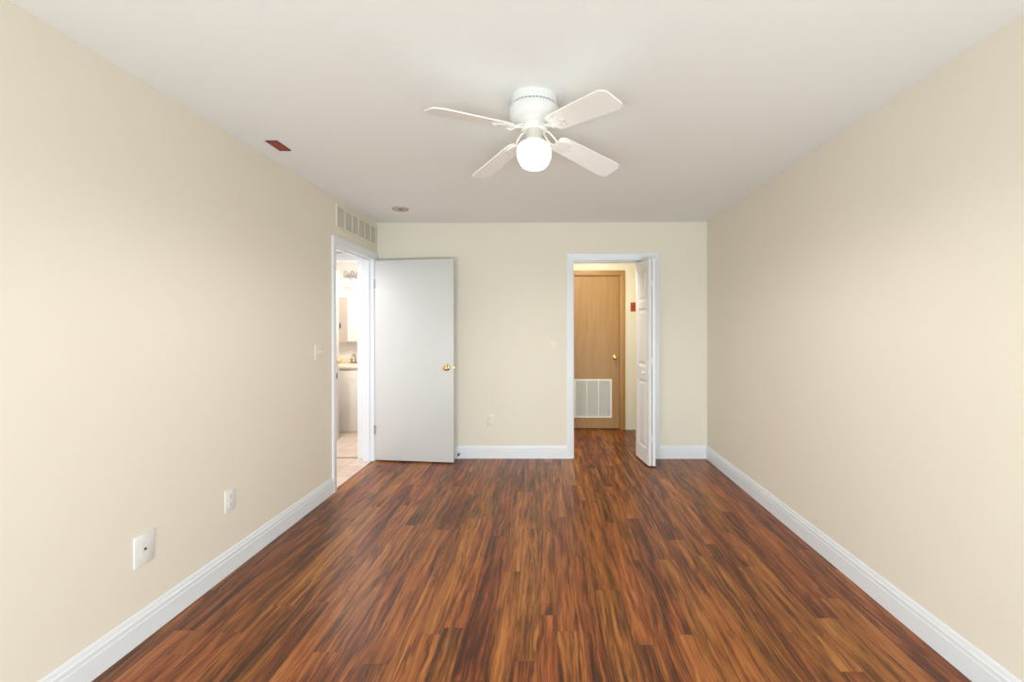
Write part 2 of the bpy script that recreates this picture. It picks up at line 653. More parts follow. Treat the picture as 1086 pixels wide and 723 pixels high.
# ------------------------------------------------------------------ door frames
CP = [(0, 0), (CASW, 0), (CASW, 0.016), (CASW - 0.008, 0.018), (0.018, 0.0125), (0.008, 0.010), (0.003, 0.008), (0, 0.006)]
# CP: (distance out from opening, thickness off the wall)


def casing(bm, w0, w1, top, to3):
    """mitred three-sided casing. to3(w, z, d) -> world point; w along the wall, d off it"""
    rows = []
    for (o, d) in CP:
        rows.append([to3(w0 - o, 0, d), to3(w0 - o, top + o, d), to3(w1 + o, top + o, d), to3(w1 + o, 0, d)])
    V = [[bm.verts.new(p) for p in r] for r in rows]
    k = len(V)
    for i in range(k):
        a, b = V[i], V[(i + 1) % k]
        for j in range(3):
            bm.faces.new((a[j], a[j + 1], b[j + 1], b[j]))
    bm.faces.new([r[0] for r in V])
    bm.faces.new([r[3] for r in V])


# left doorway
bm = NB()
casing(bm, DY0 - 0.005, DY1 + 0.005, DZ + 0.005, lambda w, z, d: (XL + d, w, z))
add_box(bm, XL - T - 0.012, XL - T, DY0 - 0.07, YB, DZ + 0.003, DZ + 0.070, 0.003)
add_box(bm, XL - T - 0.012, XL - T, DY0 - 0.07, DY0 - 0.003, 0, DZ + 0.003, 0.003)
j0, j1 = XL - T, XL
add_box(bm, j0, j1, DY0 - 0.018, DY0, 0, DZ)
add_box(bm, j0, j1, DY1, DY1 + 0.018, 0, DZ)
add_box(bm, j0, j1, DY0 - 0.018, DY1 + 0.018, DZ, DZ + 0.018)
add_box(bm, XL - 0.075, XL - 0.04, DY0, DY0 + 0.011, 0, DZ - 0.011)
add_box(bm, XL - 0.075, XL - 0.04, DY1 - 0.011, DY1, 0, DZ - 0.011)
add_box(bm, XL - 0.075, XL - 0.04, DY0, DY1, DZ - 0.011, DZ)
tr = struct(obj('trim_1', bm, M_trim), 'white casing and jamb around the left doorway', 'door frame')
bm = NB()
add_box(bm, XL - 0.052, XL + 0.004, DY0 - 0.0005, DY0 + 0.0015, 0.925, 0.985)
add_box(bm, XL - 0.001, XL + 0.012, DY0 - 0.003, DY0 + 0.004, 0.932, 0.978, 0.0015)
st = obj('strike_plate', bm, M_bronze, tr)
st['label'] = 'dark metal strike plate'

# bifold doorway
bm = NB()
casing(bm, BX0 - 0.005, BX1 + 0.005, BZ + 0.005, lambda w, z, d: (w, YB - d, z))
casing(bm, BX0 - 0.005, BX1 + 0.005, BZ + 0.005, lambda w, z, d: (w, YB + T + d, z))
add_box(bm, BX0 - 0.018, BX0, YB, YB + T, 0, BZ)
add_box(bm, BX1, BX1 + 0.018, YB, YB + T, 0, BZ)
add_box(bm, BX0 - 0.018, BX1 + 0.018, YB, YB + T, BZ, BZ + 0.018)
tr = struct(obj('trim_2', bm, M_trim), 'white casing around the bifold doorway', 'door frame')
bm = NB()
add_box(bm, BX0 + 0.004, BX1 - 0.004, 4.765, 4.792, BZ - 0.020, BZ - 0.0005)
tk = obj('sliding_track', bm, M_steel, tr)
tk['label'] = 'grey metal track under the head jamb'

# bathroom doorway in the hall
bm = NB()
casing(bm, QX0 - 0.005, QX1 + 0.005, QZ + 0.005, lambda w, z, d: (w, YB - d, z))
add_box(bm, QX0 - 0.018, QX0, YB, YB + T, 0, QZ)
add_box(bm, QX1, QX1 + 0.018, YB, YB + T, 0, QZ)
add_box(bm, QX0 - 0.018, QX1 + 0.018, YB, YB + T, QZ, QZ + 0.018)
struct(obj('trim_3', bm, M_trim), 'white casing around the bathroom doorway', 'door frame')


# ------------------------------------------------------------------ doors
def knob(bm, c, d, r=0.027, mtx=None):
    """round door knob, axis along d (unit) from point c on the door face"""
    prof = [(0.0, 0.0), (0.031, 0.0), (0.032, 0.003), (0.029, 0.007), (0.013, 0.010), (0.011, 0.016), (0.011, 0.028),
            (0.017, 0.033), (0.0245, 0.040), (r, 0.048), (r, 0.055), (0.0245, 0.062), (0.018, 0.066), (0.010, 0.068), (0.0, 0.0685)]
    q = Vector((0, 0, 1)).rotation_difference(Vector(d)).to_matrix().to_4x4()
    m = Matrix.Translation(Vector(c)) @ q
    if mtx is not None:
        m = mtx @ m
    add_lathe(bm, prof, 28, m, cap=False)


# door_1: flush white bathroom-hall door swung open against the far wall
hinge = Vector((XL + 0.012, DY1 - 0.002, 0))
free = Vector((-0.945, 4.520, 0))
ang = math.atan2(free.y - hinge.y, free.x - hinge.x)
LW = (free - hinge).length
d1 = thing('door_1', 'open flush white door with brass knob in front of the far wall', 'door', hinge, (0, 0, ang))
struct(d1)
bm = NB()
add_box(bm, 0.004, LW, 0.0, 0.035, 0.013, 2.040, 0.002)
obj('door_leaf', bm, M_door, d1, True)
bm = NB()
knob(bm, (LW - 0.066, 0.0, 0.958), (0, -1, 0))
knob(bm, (LW - 0.066, 0.035, 0.958), (0, 1, 0))
o = obj('door_knob', bm, M_brass, d1, True, 50)
o['label'] = 'round polished brass knob'
bm = NB()
add_box(bm, LW - 0.0005, LW + 0.0015, 0.005, 0.030, 0.93, 0.986)
add_box(bm, LW, LW + 0.010, 0.012, 0.023, 0.950, 0.966, 0.002)
o = obj('latch', bm, M_brass, d1)
o['label'] = 'small brass latch on the door edge'
for hz in (1.80, 0.32):
    bm = NB()
    add_lathe(bm, [(0.0, -0.047), (0.0035, -0.046), (0.0055, -0.044), (0.0055, 0.044), (0.0035, 0.046), (0, 0.047)], 14,
              Matrix.Translation((-0.004, -0.006, hz)), cap=False)
    add_box(bm, 0.0, 0.016, -0.0022, 0.0, hz - 0.044, hz + 0.044)
    o = obj('hinge', bm, M_steel, d1, True)
    o['label'] = 'grey metal hinge'


# door_2: half-folded white bifold door, two moulded leaves
def panel_leaf(p_far, p_near, th, z0, z1, side):
    """moulded leaf whose visible (left) face runs from p_far to p_near; th grows to the right. Local mesh in world xy."""
    P, Q = Vector(p_far), Vector(p_near)
    L = (Q - P).length
    ux = (Q - P).normalized()
    nrm = Vector((ux.y, -ux.x))      # 2-D normal
    if nrm.x > 0:
        nrm = -nrm                    # towards -x: visible face
    bm = NB()

    def W3(a, z, d):
        p = P + ux * a + nrm * d
        return (p.x, p.y, z)
    # build each face as grid with recessed+raised panels
    panels = [(1.615, 1.925), (0.965, 1.545), (0.16, 0.835)]
    m_ = 0.070
    for d0, sg in ((0.0, 1), (-th, -1)):
        xs = [0, m_, L - m_, L]
        zs = [z0] + sorted([v for p in panels for v in p]) + [z1]
        for i in range(3):
            for j in range(len(zs) - 1):
                ispanel = (i == 1 and j % 2 == 1)
                a0, a1, b0, b1 = xs[i], xs[i + 1], zs[j], zs[j + 1]
                if not ispanel:
                    bm.faces.new([bm.verts.new(W3(a, z, d0)) for a, z in ((a0, b0), (a1, b0), (a1, b1), (a0, b1))])
                else:
                    steps = [(0, 0), (0.010, -0.006), (0.020, -0.008), (0.030, -0.007), (0.050, -0.001)]
                    rings = []
                    for (ins, dep) in steps:
                        rings.append([bm.verts.new(W3(a, z, d0 + sg * dep)) for a, z in
                                      ((a0 + ins, b0 + ins), (a1 - ins, b0 + ins), (a1 - ins, b1 - ins), (a0 + ins, b1 - ins))])
                    for ra, rb in zip(rings, rings[1:]):
                        for q in range(4):
                            bm.faces.new((ra[q], ra[(q + 1) % 4], rb[(q + 1) % 4], rb[q]))
                    bm.faces.new(rings[-1])
    for a in (0, L):
        bm.faces.new([bm.verts.new(W3(a, z, d)) for z, d in ((z0, 0), (z1, 0), (z1, -th), (z0, -th))])
    for z in (z0, z1):
        bm.faces.new([bm.verts.new(W3(a, z, d)) for a, d in ((0, 0), (L, 0), (L, -th), (0, -th))])
    bmesh.ops.remove_doubles(bm, verts=bm.verts, dist=0.0004)
    return bm, ux, nrm


FO = Vector((1.0, 4.6, 0))
d2 = thing('door_2', 'folded white panelled bifold door standing in the right of the doorway', 'bifold door', FO)
struct(d2)


def local(pt):
    return (pt[0] - FO.x, pt[1] - FO.y)


TH = 0.030
f1, n1 = (0.916, 4.785), (0.969, 4.412)
f2, n2 = (1.038, 4.785), (1.0035, 4.412)
bm, ux, nr = panel_leaf(local(f1), local(n1), TH, 0.014, 2.020, 1)
l1 = obj('door_panel', bm, M_bifold, d2)
bm, ux2, nr2 = panel_leaf(local(f2), local(n2), TH, 0.014, 2.020, 1)
l2 = obj('door_panel', bm, M_bifold, d2)
bm = NB()
P = Vector(local(f1)) + ux * 0.275
c = (P.x, P.y, 0.905)
q = Vector((0, 0, 1)).rotation_difference(Vector((nr.x, nr.y, 0))).to_matrix().to_4x4()
add_lathe(bm, [(0.0, 0), (0.009, 0), (0.007, 0.008), (0.009, 0.014), (0.0155, 0.020), (0.017, 0.026), (0.013, 0.032), (0, 0.034)], 24,
          Matrix.Translation(c) @ q, cap=False)
o = obj('door_knob', bm, M_plate, l1, True, 60)
for hz in (0.28, 1.03, 1.78):
    bm = NB()
    xm = (n1[0] + TH + n2[0]) / 2 - FO.x
    add_lathe(bm, [(0, -0.03), (0.004, -0.03), (0.004, 0.03), (0, 0.03)], 12, Matrix.Translation((xm, n1[1] - FO.y - 0.003, hz)), cap=False)
    obj('hinge', bm, M_trim, d2, True)

# door_3: flush oak door with a return-air grille at the end of the passage
d3 = thing('door_3', 'flush oak door with white return grille at the end of the passage', 'door', ((OX0 + OX1) / 2, YC + 0.022, 0))
struct(d3)
ox, oy = (OX0 + OX1) / 2, YC
bm = NB()
add_box(bm, OX0 + 0.003 - ox, OX1 - 0.003 - ox, -0.006, 0.029, 0.014, OZ - 0.003, 0.001)
obj('door_leaf', bm, M_oak, d3)
bm = NB()
add_box(bm, OX0 + 0.004 - ox, OX1 - 0.004 - ox, 0.004, 0.012, 0.0005, 0.0138)  # black strip stands in for the shade of the gap below the leaf
o = obj('gap_shade', bm, M_dark, d3)
o['label'] = 'dark strip painting the shade in the gap under the door'
bm = NB()
knob(bm, (0.878 - ox, -0.006, 0.955), (0, -1, 0), 0.026)
o = obj('door_knob', bm, M_brass, d3, True, 50)
o['label'] = 'round brass knob'
# grille
gx0, gx1, gz0, gz1 = 0.338 - ox, 0.840 - ox, 0.155, 0.668
bm = NB()
yf = -0.006
fwid = 0.024
add_box(bm, gx0, gx1, yf - 0.010, yf, gz0, gz0 + fwid, 0.003)
add_box(bm, gx0, gx1, yf - 0.010, yf, gz1 - fwid, gz1, 0.003)
add_box(bm, gx0, gx0 + fwid, yf - 0.010, yf, gz0 + fwid - 0.003, gz1 - fwid + 0.003, 0.003)
add_box(bm, gx1 - fwid, gx1, yf - 0.010, yf, gz0 + fwid - 0.003, gz1 - fwid + 0.003, 0.003)
g = obj('return_grille', bm, M_grille, d3)
g['label'] = 'white metal return air grille'
bm = NB()
add_box(bm, gx0 + fwid, gx1 - fwid, yf - 0.002, yf - 0.0002, gz0 + fwid, gz1 - fwid)
o = obj('filter', bm, M_grilleback, g)
o['label'] = 'grey filter behind the louvres'
bm = NB()
nl = 40
for i in range(nl):
    zc = gz0 + fwid + (i + 0.5) * (gz1 - gz0 - 2 * fwid) / nl
    mt = Matrix.Translation((0, yf - 0.0055, zc)) @ Matrix.Rotation(math.radians(38), 4, 'X')
    add_box(bm, gx0 + fwid, gx1 - fwid, -0.0042, 0.0036, -0.0006, 0.0006, mtx=mt)
o = obj('louvres', bm, M_grille, g)
for xx in (0.507 - ox, 0.660 - ox):
    bm = NB()
    add_box(bm, xx - 0.006, xx + 0.006, yf - 0.0115, yf - 0.003, gz0 + fwid, gz1 - fwid, 0.001)
    obj('mullion', bm, M_grille, g)
# oak casing
bm = NB()
cw = 0.067
add_box(bm, OX0 - 0.020, OX0, YC - 0.001, YC + T, 0, OZ)
add_box(bm, OX1, OX1 + 0.020, YC - 0.001, YC + T, 0, OZ)
add_box(bm, OX0 - 0.020, OX1 + 0.020, YC - 0.001, YC + T, OZ, OZ + 0.020)
add_box(bm, OX0, OX1, YC + 0.053, YC + T, 0, 0.01)
add_box(bm, OX1 + 0.003, OX1 + 0.003 + cw, YC - 0.018, YC, 0, OZ + 0.004, 0.004)
add_box(bm, OX0 - 0.003 - cw, OX0 - 0.003, YC - 0.018, YC, 0, OZ + 0.004, 0.004)
t4 = struct(obj('trim_4', bm, M_oakc, None, True), 'oak casing around the oak door', 'door frame')
bm = NB()
add_box(bm, OX0 - 0.003 - cw, OX1 + 0.003 + cw, YC - 0.018, YC, OZ + 0.004, OZ + 0.004 + cw, 0.004)
obj('head_casing', bm, M_oakh, t4, True)

# door_4: white bathroom door, swung into the bathroom
h4 = Vector((QX0 + 0.004, YB + T + 0.004, 0))
e4 = Vector((-2.555, 5.53, 0))
a4 = math.atan2(e4.y - h4.y, e4.x - h4.x)
L4 = (e4 - h4).length
d4 = thing('door_4', 'white bathroom door seen edge on inside the bathroom', 'door', h4, (0, 0, a4))
struct(d4)
bm = NB()
add_box(bm, 0, L4, 0.0, 0.035, 0.012, 2.04, 0.002)
obj('door_leaf', bm, M_door, d4, True)
bm = NB()
knob(bm, (L4 - 0.065, 0.0, 0.95), (0, -1, 0))
o = obj('door_knob', bm, M_brass, d4, True, 50)
o['label'] = 'brass knob'

# ------------------------------------------------------------------ ceiling fan
FX, FY = -0.066, 2.145
fan = thing('ceiling_fan', 'white four-blade flush ceiling fan with a lit glass globe', 'ceiling fan', (FX, FY, H))


def Z(z):
    return z - H


bm = NB()
add_lathe(bm, [(0.0, Z(2.44)), (0.105, Z(2.44)), (0.108, Z(2.436)), (0.108, Z(2.398)), (0.104, Z(2.395)), (0, Z(2.395))], 64, cap=False)
# small mounting screws on the canopy side
for a in (-70, 50, 170):
    t = math.radians(a)
    m_ = Matrix.Translation((0.108 * math.cos(t), 0.108 * math.sin(t), Z(2.426))) @ Matrix.Rotation(t, 4, 'Z') @ Matrix.Rotation(PI / 2, 4, 'Y')
    add_lathe(bm, [(0, 0), (0.003, 0), (0.003, 0.002), (0, 0.0025)], 10, m_, cap=False)
obj('canopy', bm, M_fan, fan, True)
bm = NB()
add_lathe(bm, [(0.0, Z(2.396)), (0.101, Z(2.396)), (0.101, Z(2.388)), (0, Z(2.388))], 64, cap=False)
for k in range(40):
    t = 2 * PI * k / 40
    m_ = Matrix.Rotation(t, 4, 'Z')
    add_box(bm, 0.100, 0.107, -0.003, 0.003, Z(2.3975), Z(2.387), mtx=m_)
o = obj('vent_ring', bm, M_slot, fan)
o['label'] = 'dark ring of vent slots'
bm = NB()
add_lathe(bm, [(0.0, Z(2.389)), (0.112, Z(2.389)), (0.117, Z(2.385)), (0.119, Z(2.376)), (0.119, Z(2.360)), (0.117, Z(2.345)),
               (0.110, Z(2.332)), (0.099, Z(2.322)), (0.085, Z(2.315)), (0.072, Z(2.311)), (0.062, Z(2.308)), (0.061, Z(2.288)), (0.057, Z(2.285)), (0, Z(2.285))], 64, cap=False)
obj('motor_housing', bm, M_fan, fan, True, 40)
bm = NB()
add_lathe(bm, [(0.0, Z(2.286)), (0.038, Z(2.286)), (0.0385, Z(2.284)), (0.0385, Z(2.246)), (0.047, Z(2.240)),
               (0.049, Z(2.226)), (0.046, Z(2.220)), (0, Z(2.218))], 48, cap=False)
obj('switch_housing', bm, M_neck, fan, True)
bm = NB()
add_lathe(bm, [(0.046, Z(2.226)), (0.058, Z(2.224)), (0.070, Z(2.218)), (0.0775, Z(2.208)), (0.081, Z(2.195)), (0.0818, Z(2.180)), (0.0805, Z(2.165)),
               (0.077, Z(2.152)), (0.074, Z(2.146)), (0.0725, Z(2.140)), (0.066, Z(2.127)), (0.054, Z(2.114)), (0.036, Z(2.106)), (0.016, Z(2.103)), (0.0, Z(2.1025))], 64, cap=False)
o = obj('glass_globe', bm, M_globe, fan, True, 60)
o['label'] = 'lit opal schoolhouse glass globe'
# the fan lamp's own light, thrown down and sideways from the bottom of the globe
ld = bpy.data.lights.new('fan_lamp', 'SPOT')
ld.energy = 49
ld.color = (1.0, 0.95, 0.92)
ld.shadow_soft_size = 0.06
ld.spot_size = PI
ld.spot_blend = 0.45
lo = bpy.data.objects.new('fan_lamp', ld)
COL.objects.link(lo)
lo.location = (FX, FY, 2.09)
TAU = math.radians(-13)


def blade_parts(theta, zr, dr):
    R = Matrix.Rotation(theta, 4, 'Z')
    droop = Matrix.Translation((0.130, 0, Z(zr))) @ Matrix.Rotation(math.radians(dr), 4, 'Y') @ Matrix.Rotation(TAU, 4, 'X')
    # outline, local x from 0 (root) to L (tip)
    L, wr, wt = 0.400, 0.054, 0.066
    pts = []

    def arc(cx, cy, r, a0, a1, n=6):
        for i in range(n + 1):
            a = math.radians(a0 + (a1 - a0) * i / n)
            pts.append((cx + r * math.cos(a), cy + r * math.sin(a)))
    arc(L - 0.042, wt - 0.042, 0.042, 90, 25)
    arc(L - 0.042, -wt + 0.042, 0.042, -25, -90)
    arc(0.03, -wr + 0.03, 0.03, -90, -160)
    arc(0.03, wr - 0.03, 0.03, 160, 90)
    bm = NB()
    add_prism(bm, pts, 'z', -0.003, 0.003)
    es = [e for e in bm.edges if abs(e.verts[0].co.z - e.verts[1].co.z) < 1e-6]
    bmesh.ops.bevel(bm, geom=es, offset=0.0012, segments=1, affect='EDGES')
    for v in bm.verts:
        v.co = R @ droop @ v.co
    b = obj('blade', bm, M_blade, fan, True, 40)
    # ornate blade iron: arm from motor, spreading into a three-finger foot under the blade
    bm = NB()
    base = [Vector((0.052, 0, Z(2.296))), Vector((0.075, 0, Z(2.290))), Vector((0.095, 0, Z(zr + 0.010))), Vector((0.118, 0, Z(zr - 0.006))), Vector((0.142, 0, Z(zr - 0.008)))]
    for s in (-1, 1):
        path = []
        for i, p in enumerate(base):
            wv = (0.010, 0.018, 0.024, 0.022, 0.014)[i]
            path.append(p + Vector((0, s * wv, 0)))
        add_tube(bm, path, [0.005, 0.005, 0.0048, 0.0046, 0.004], 10)
    foot = [(0.0, 0.012), (0.018, 0.030), (0.045, 0.040), (0.070, 0.036), (0.078, 0.026), (0.066, 0.017), (0.085, 0.010), (0.098, 0.0),
            (0.085, -0.010), (0.066, -0.017), (0.078, -0.026), (0.070, -0.036), (0.045, -0.040), (0.018, -0.030), (0.0, -0.012)]
    vs = add_prism(bm, foot, 'z', -0.009, -0.0032)
    vs += add_lathe(bm, [(0, -0.012), (0.004, -0.011), (0.005, -0.009), (0, -0.009)], 10, Matrix.Translation((0.06, 0.027, 0)), cap=False)
    vs += add_lathe(bm, [(0, -0.012), (0.004, -0.011), (0.005, -0.009), (0, -0.009)], 10, Matrix.Translation((0.06, -0.027, 0)), cap=False)
    vs += add_lathe(bm, [(0, -0.012), (0.004, -0.011), (0.005, -0.009), (0, -0.009)], 10, Matrix.Translation((0.082, 0, 0)), cap=False)
    for v in vs:
        v.co = droop @ v.co
    for v in bm.verts:
        v.co = R @ v.co
    obj('blade_bracket', bm, M_fan, b, True, 40)


for k, (zr_, dr_) in enumerate(((2.263, 9.4), (2.264, 9.0), (2.273, 5.4), (2.272, 5.9))):
    blade_parts(math.radians(37.5 + 90 * k), zr_, dr_)

# ------------------------------------------------------------------ wall vent over the left doorway
VY0, VY1, VZ0, VZ1 = 3.790, 4.680, 2.196, 2.394
v = thing('return_vent', 'long cream return air vent above the left doorway', 'vent', (XL, (VY0 + VY1) / 2, VZ0))
vy = (VY1 - VY0) / 2
vh = VZ1 - VZ0
bm = NB()
fr = 0.022
add_box(bm, 0, 0.010, -vy, vy, 0, fr, 0.003)
add_box(bm, 0, 0.010, -vy, vy, vh - fr, vh, 0.003)
add_box(bm, 0, 0.010, -vy, -vy + fr, fr - 0.003, vh - fr + 0.003, 0.003)
add_box(bm, 0, 0.010, vy - fr, vy, fr - 0.003, vh - fr + 0.003, 0.003)
obj('vent_frame', bm, M_ventw, v)
bm = NB()
add_box(bm, 0.0002, 0.002, -vy + fr, vy - fr, fr, vh - fr)
o = obj('backing', bm, M_ventback, v)
o['label'] = 'grey backing behind the slats'
bm = NB()
for i in range(14):
    zc = fr + (i + 0.5) * (vh - 2 * fr) / 14
    mt = Matrix.Translation((0.0052, 0, zc)) @ Matrix.Rotation(math.radians(40), 4, 'Y')
    add_box(bm, -0.0045, 0.0045, -vy + fr, vy - fr, -0.0006, 0.0006, mtx=mt)
obj('slats', bm, M_ventw, v)
for i in range(1, 6):
    yy = -vy + fr + i * (2 * vy - 2 * fr) / 6
    bm = NB()
    add_box(bm, 0.003, 0.0115, yy - 0.006, yy + 0.006, fr, vh - fr, 0.001)
    obj('divider', bm, M_ventw, v)

# ------------------------------------------------------------------ wall plates


def plate_frame(name, label, cat, loc, rotz, w, h, mt, bev=0.0025):
    """plate faces local -Y"""
    t = thing(name, label, cat, loc, (0, 0, rotz))
    bm = NB()
    add_box(bm, -w / 2, w / 2, -0.006, 0, -h / 2, h / 2, bev)
    obj('cover_plate', bm, mt, t, True)
    return t


def screws(t, zs, mt, y=-0.006, xs=(0,)):
    for x in xs:
        for z in zs:
            bm = NB()
            m_ = Matrix.Translation((x, y + 0.0003, z)) @ Matrix.Rotation(PI / 2, 4, 'X')
            add_lathe(bm, [(0, 0), (0.0034, 0), (0.003, 0.0012), (0, 0.0014)], 14, m_, cap=False)
            obj('screw', bm, mt, t, True)


def duplex(t, mt, dark):
    for s in (-1, 1):
        bm = NB()
        zc = s * 0.0205
        pts = []
        for i in range(24):
            a = 2 * PI * i / 24
            pts.append((0.0168 * math.cos(a), zc + max(-0.0135, min(0.0135, 0.0168 * math.sin(a)))))
        add_prism(bm, pts, 'y', -0.0085, -0.004)
        r = obj('socket', bm, mt, t)
        bm = NB()
        add_box(bm, -0.0075, -0.0052, -0.0088, -0.0083, zc - 0.002, zc + 0.007)
        add_box(bm, 0.0052, 0.0072, -0.0088, -0.0083, zc - 0.001, zc + 0.006)
        add_lathe(bm, [(0, 0), (0.0026, 0), (0.0026, 0.0006), (0, 0.0006)], 12, Matrix.Translation((0, -0.0082, zc - 0.0075)) @ Matrix.Rotation(PI / 2, 4, 'X'), cap=False)
        o = obj('slots', bm, dark, r)
        o['label'] = 'dark socket slots'


def toggle(t, mt, xs, dark):
    for x in xs:
        bm = NB()
        add_box(bm, x - 0.0055, x + 0.0055, -0.0075, -0.005, -0.0125, 0.0125, 0.001)
        m_ = Matrix.Translation((x, -0.006, 0.001)) @ Matrix.Rotation(math.radians(-28), 4, 'X')
        add_box(bm, -0.0042, 0.0042, -0.014, 0.0, -0.0045, 0.0045, 0.001, mtx=m_)
        obj('toggle', bm, mt, t)


RL = PI / 2     # faces +X (left wall)
t = plate_frame('cable_plate', 'white cable jack plate on the left wall nearest the camera', 'wall plate', (XL, 1.979, 0.393), RL, 0.100, 0.136, M_plate, 0.003)
bm = NB()
add_box(bm, -0.017, 0.017, -0.0066, -0.005, -0.034, 0.034, 0.0006)
obj('insert', bm, M_plate, t)
bm = NB()
m_ = Matrix.Translation((0, -0.0072, 0)) @ Matrix.Rotation(PI / 2, 4, 'X')
add_lathe(bm, [(0, 0), (0.0045, 0), (0.0045, 0.005), (0.0032, 0.0052), (0, 0.0035)], 16, m_, cap=False)
o = obj('jack', bm, M_bronze, t, True)
o['label'] = 'small dark coaxial jack'
screws(t, (-0.048, 0.048), M_plate)

t = plate_frame('power_outlet', 'white duplex outlet low on the left wall between cable plate and doorway', 'outlet', (XL, 2.517, 0.402), RL, 0.080, 0.120, M_plate)
duplex(t, M_plate, M_slot)
screws(t, (0,), M_plate)

t = plate_frame('light_switch', 'cream double switch plate on the left wall beside the doorway', 'light switch', (XL, 3.503, 1.166), RL, 0.122, 0.120, M_ivory)
toggle(t, M_ivory, (-0.023, 0.023), M_slot)
screws(t, (-0.030, 0.030), M_ivory, xs=(-0.023, 0.023))

t = plate_frame('light_switch', 'cream single switch plate on the far wall left of the bifold doorway', 'light switch', (0.058, YB, 1.168), 0, 0.070, 0.115, M_ivory)
toggle(t, M_ivory, (0,), M_slot)
screws(t, (-0.030, 0.030), M_slot)

t = plate_frame('power_outlet', 'cream duplex outlet low on the far wall right of the open white door', 'outlet', (-0.603, YB, 0.400), 0, 0.070, 0.115, M_ivory)
duplex(t, M_ivory, M_slot)
screws(t, (0,), M_slot)

# orange-red plate on the passage wall
t = thing('wall_plate', 'orange red rectangular plate on the passage wall right of oak door', 'wall plate', (1.121, YC, 1.622))
bm = NB()
add_box(bm, -0.036, 0.036, -0.005, 0, -0.060, 0.060, 0.002)
obj('cover_plate', bm, M_orange, t)
bm = NB()
add_box(bm, -0.009, 0.009, -0.011, -0.004, -0.010, 0.014, 0.002)
o = obj('button', bm, M_redrim, t)
o['label'] = 'darker red button'
screws(t, (-0.046, 0.046), M_redrim, -0.005)

# red plate in the ceiling near the left wall
t = thing('ceiling_plate', 'small red rectangular plate on the ceiling near the left wall', 'ceiling plate', (-1.599, 2.690, H), (0, 0, 0))
bm = NB()
x0, x1, y0, y1, wd = -0.034, 0.034, -0.072, 0.072, 0.006
for a in ((x0, x1, y0, y0 + wd), (x0, x1, y1 - wd, y1), (x0, x0 + wd, y0 + wd, y1 - wd), (x1 - wd, x1, y0 + wd, y1 - wd)):
    add_box(bm, a[0], a[1], a[2], a[3], -0.006, 0)
obj('rim', bm, M_redrim, t)
bm = NB()
add_box(bm, x0 + wd, x1 - wd, y0 + wd, y1 - wd, -0.004, 0)
obj('cover_plate', bm, M_red, t)
for yy in (-0.042, 0.042):
    bm = NB()
    add_lathe(bm, [(0, -0.0056), (0.003, -0.0052), (0.0036, -0.0038), (0, -0.0038)], 14, Matrix.Translation((0, yy, 0)), cap=False)
    obj('screw', bm, M_redrim, t, True)

# round detector base near the vent
t = thing('detector_base', 'round tan detector base on the ceiling near the far left corner', 'smoke detector base', (-1.345, 4.138, H))
bm = NB()
add_lathe(bm, [(0.047, -0.001), (0.072, -0.001), (0.072, -0.010), (0.066, -0.014), (0.054, -0.014), (0.050, -0.009), (0.047, -0.006)], 48, cap=False)
bm2 = bm
obj('ring', bm2, M_tan, t, True)
bm = NB()
add_lathe(bm, [(0, -0.002), (0.049, -0.002), (0.049, -0.0045), (0, -0.005)], 40, cap=False)
obj('inner_plate', bm, M_ventw, t, True)
bm = NB()
add_box(bm, -0.018, 0.026, -0.010, 0.008, -0.012, -0.0045, 0.003)
o = obj('wire_plug', bm, M_tan2, t)
o['label'] = 'dark plug in the middle'

# door stop on the baseboard behind the open door
t = thing('door_stop', 'small door stop on the far baseboard beside the open white door', 'door stop', (-0.925, YB - 0.0145, 0.050))
bm = NB()
mY = Matrix.Rotation(PI / 2, 4, 'X')
add_lathe(bm, [(0, 0), (0.013, 0), (0.012, 0.004), (0.006, 0.008), (0.004, 0.010), (0.004, 0.045), (0, 0.045)], 20, mY, cap=False)
obj('shaft', bm, M_steel, t, True)
bm = NB()
add_lathe(bm, [(0, 0.044), (0.009, 0.044), (0.010, 0.052), (0.008, 0.060), (0, 0.062)], 20, mY, cap=False)
o = obj('rubber_tip', bm, M_rubber, t, True)
o['label'] = 'dark rubber tip'

# ------------------------------------------------------------------ bathroom
# vanity
VX0, VX1, VYF = -3.30, -2.20, 5.840
t = thing('bathroom_vanity', 'pale bathroom vanity cabinet with cream countertop seen through the left doorway', 'vanity', ((VX0 + VX1) / 2, VYF, 0))
hw = (VX1 - VX0) / 2
bm = NB()
add_box(bm, -hw, hw, 0.0, YBATH - VYF - 0.001, 0.0, 0.826)
obj('cabinet_body', bm, M_vanity, t)
for s in (-1, 1):
    bm = NB()
    xa, xb = (0.01, hw - 0.015) if s > 0 else (-hw + 0.015, -0.01)
    add_box(bm, xa, xb, -0.018, -0.0002, 0.03, 0.80, 0.003)
    dd = obj('door', bm, M_vanity, t, True)
    bm = NB()
    add_lathe(bm, [(0, 0), (0.008, 0), (0.006, 0.010), (0.014, 0.018), (0.012, 0.026), (0, 0.028)], 16,
              Matrix.Translation((s * 0.045, -0.018, 0.72)) @ Matrix.Rotation(PI / 2, 4, 'X'), cap=False)
    obj('knob', bm, M_brass, dd, True)
bm = NB()
add_box(bm, -hw - 0.012, hw + 0.012, -0.028, YBATH - VYF - 0.001, 0.8262, 0.868, 0.010, 3)
ct = thing('bathroom_countertop', 'cream countertop on the pale bathroom vanity', 'countertop', ((VX0 + VX1) / 2, VYF, 0))
obj('slab', bm, M_counter, ct, True)
bm = NB()
add_box(bm, VX0 - 0.012, VX1 + 0.012, YBATH - 0.020, YBATH - 0.0005, 0.8685, 0.955, 0.004)
struct(obj('trim_backsplash', bm, M_counter, None, True), 'cream backsplash along the bathroom wall behind the countertop', 'backsplash')
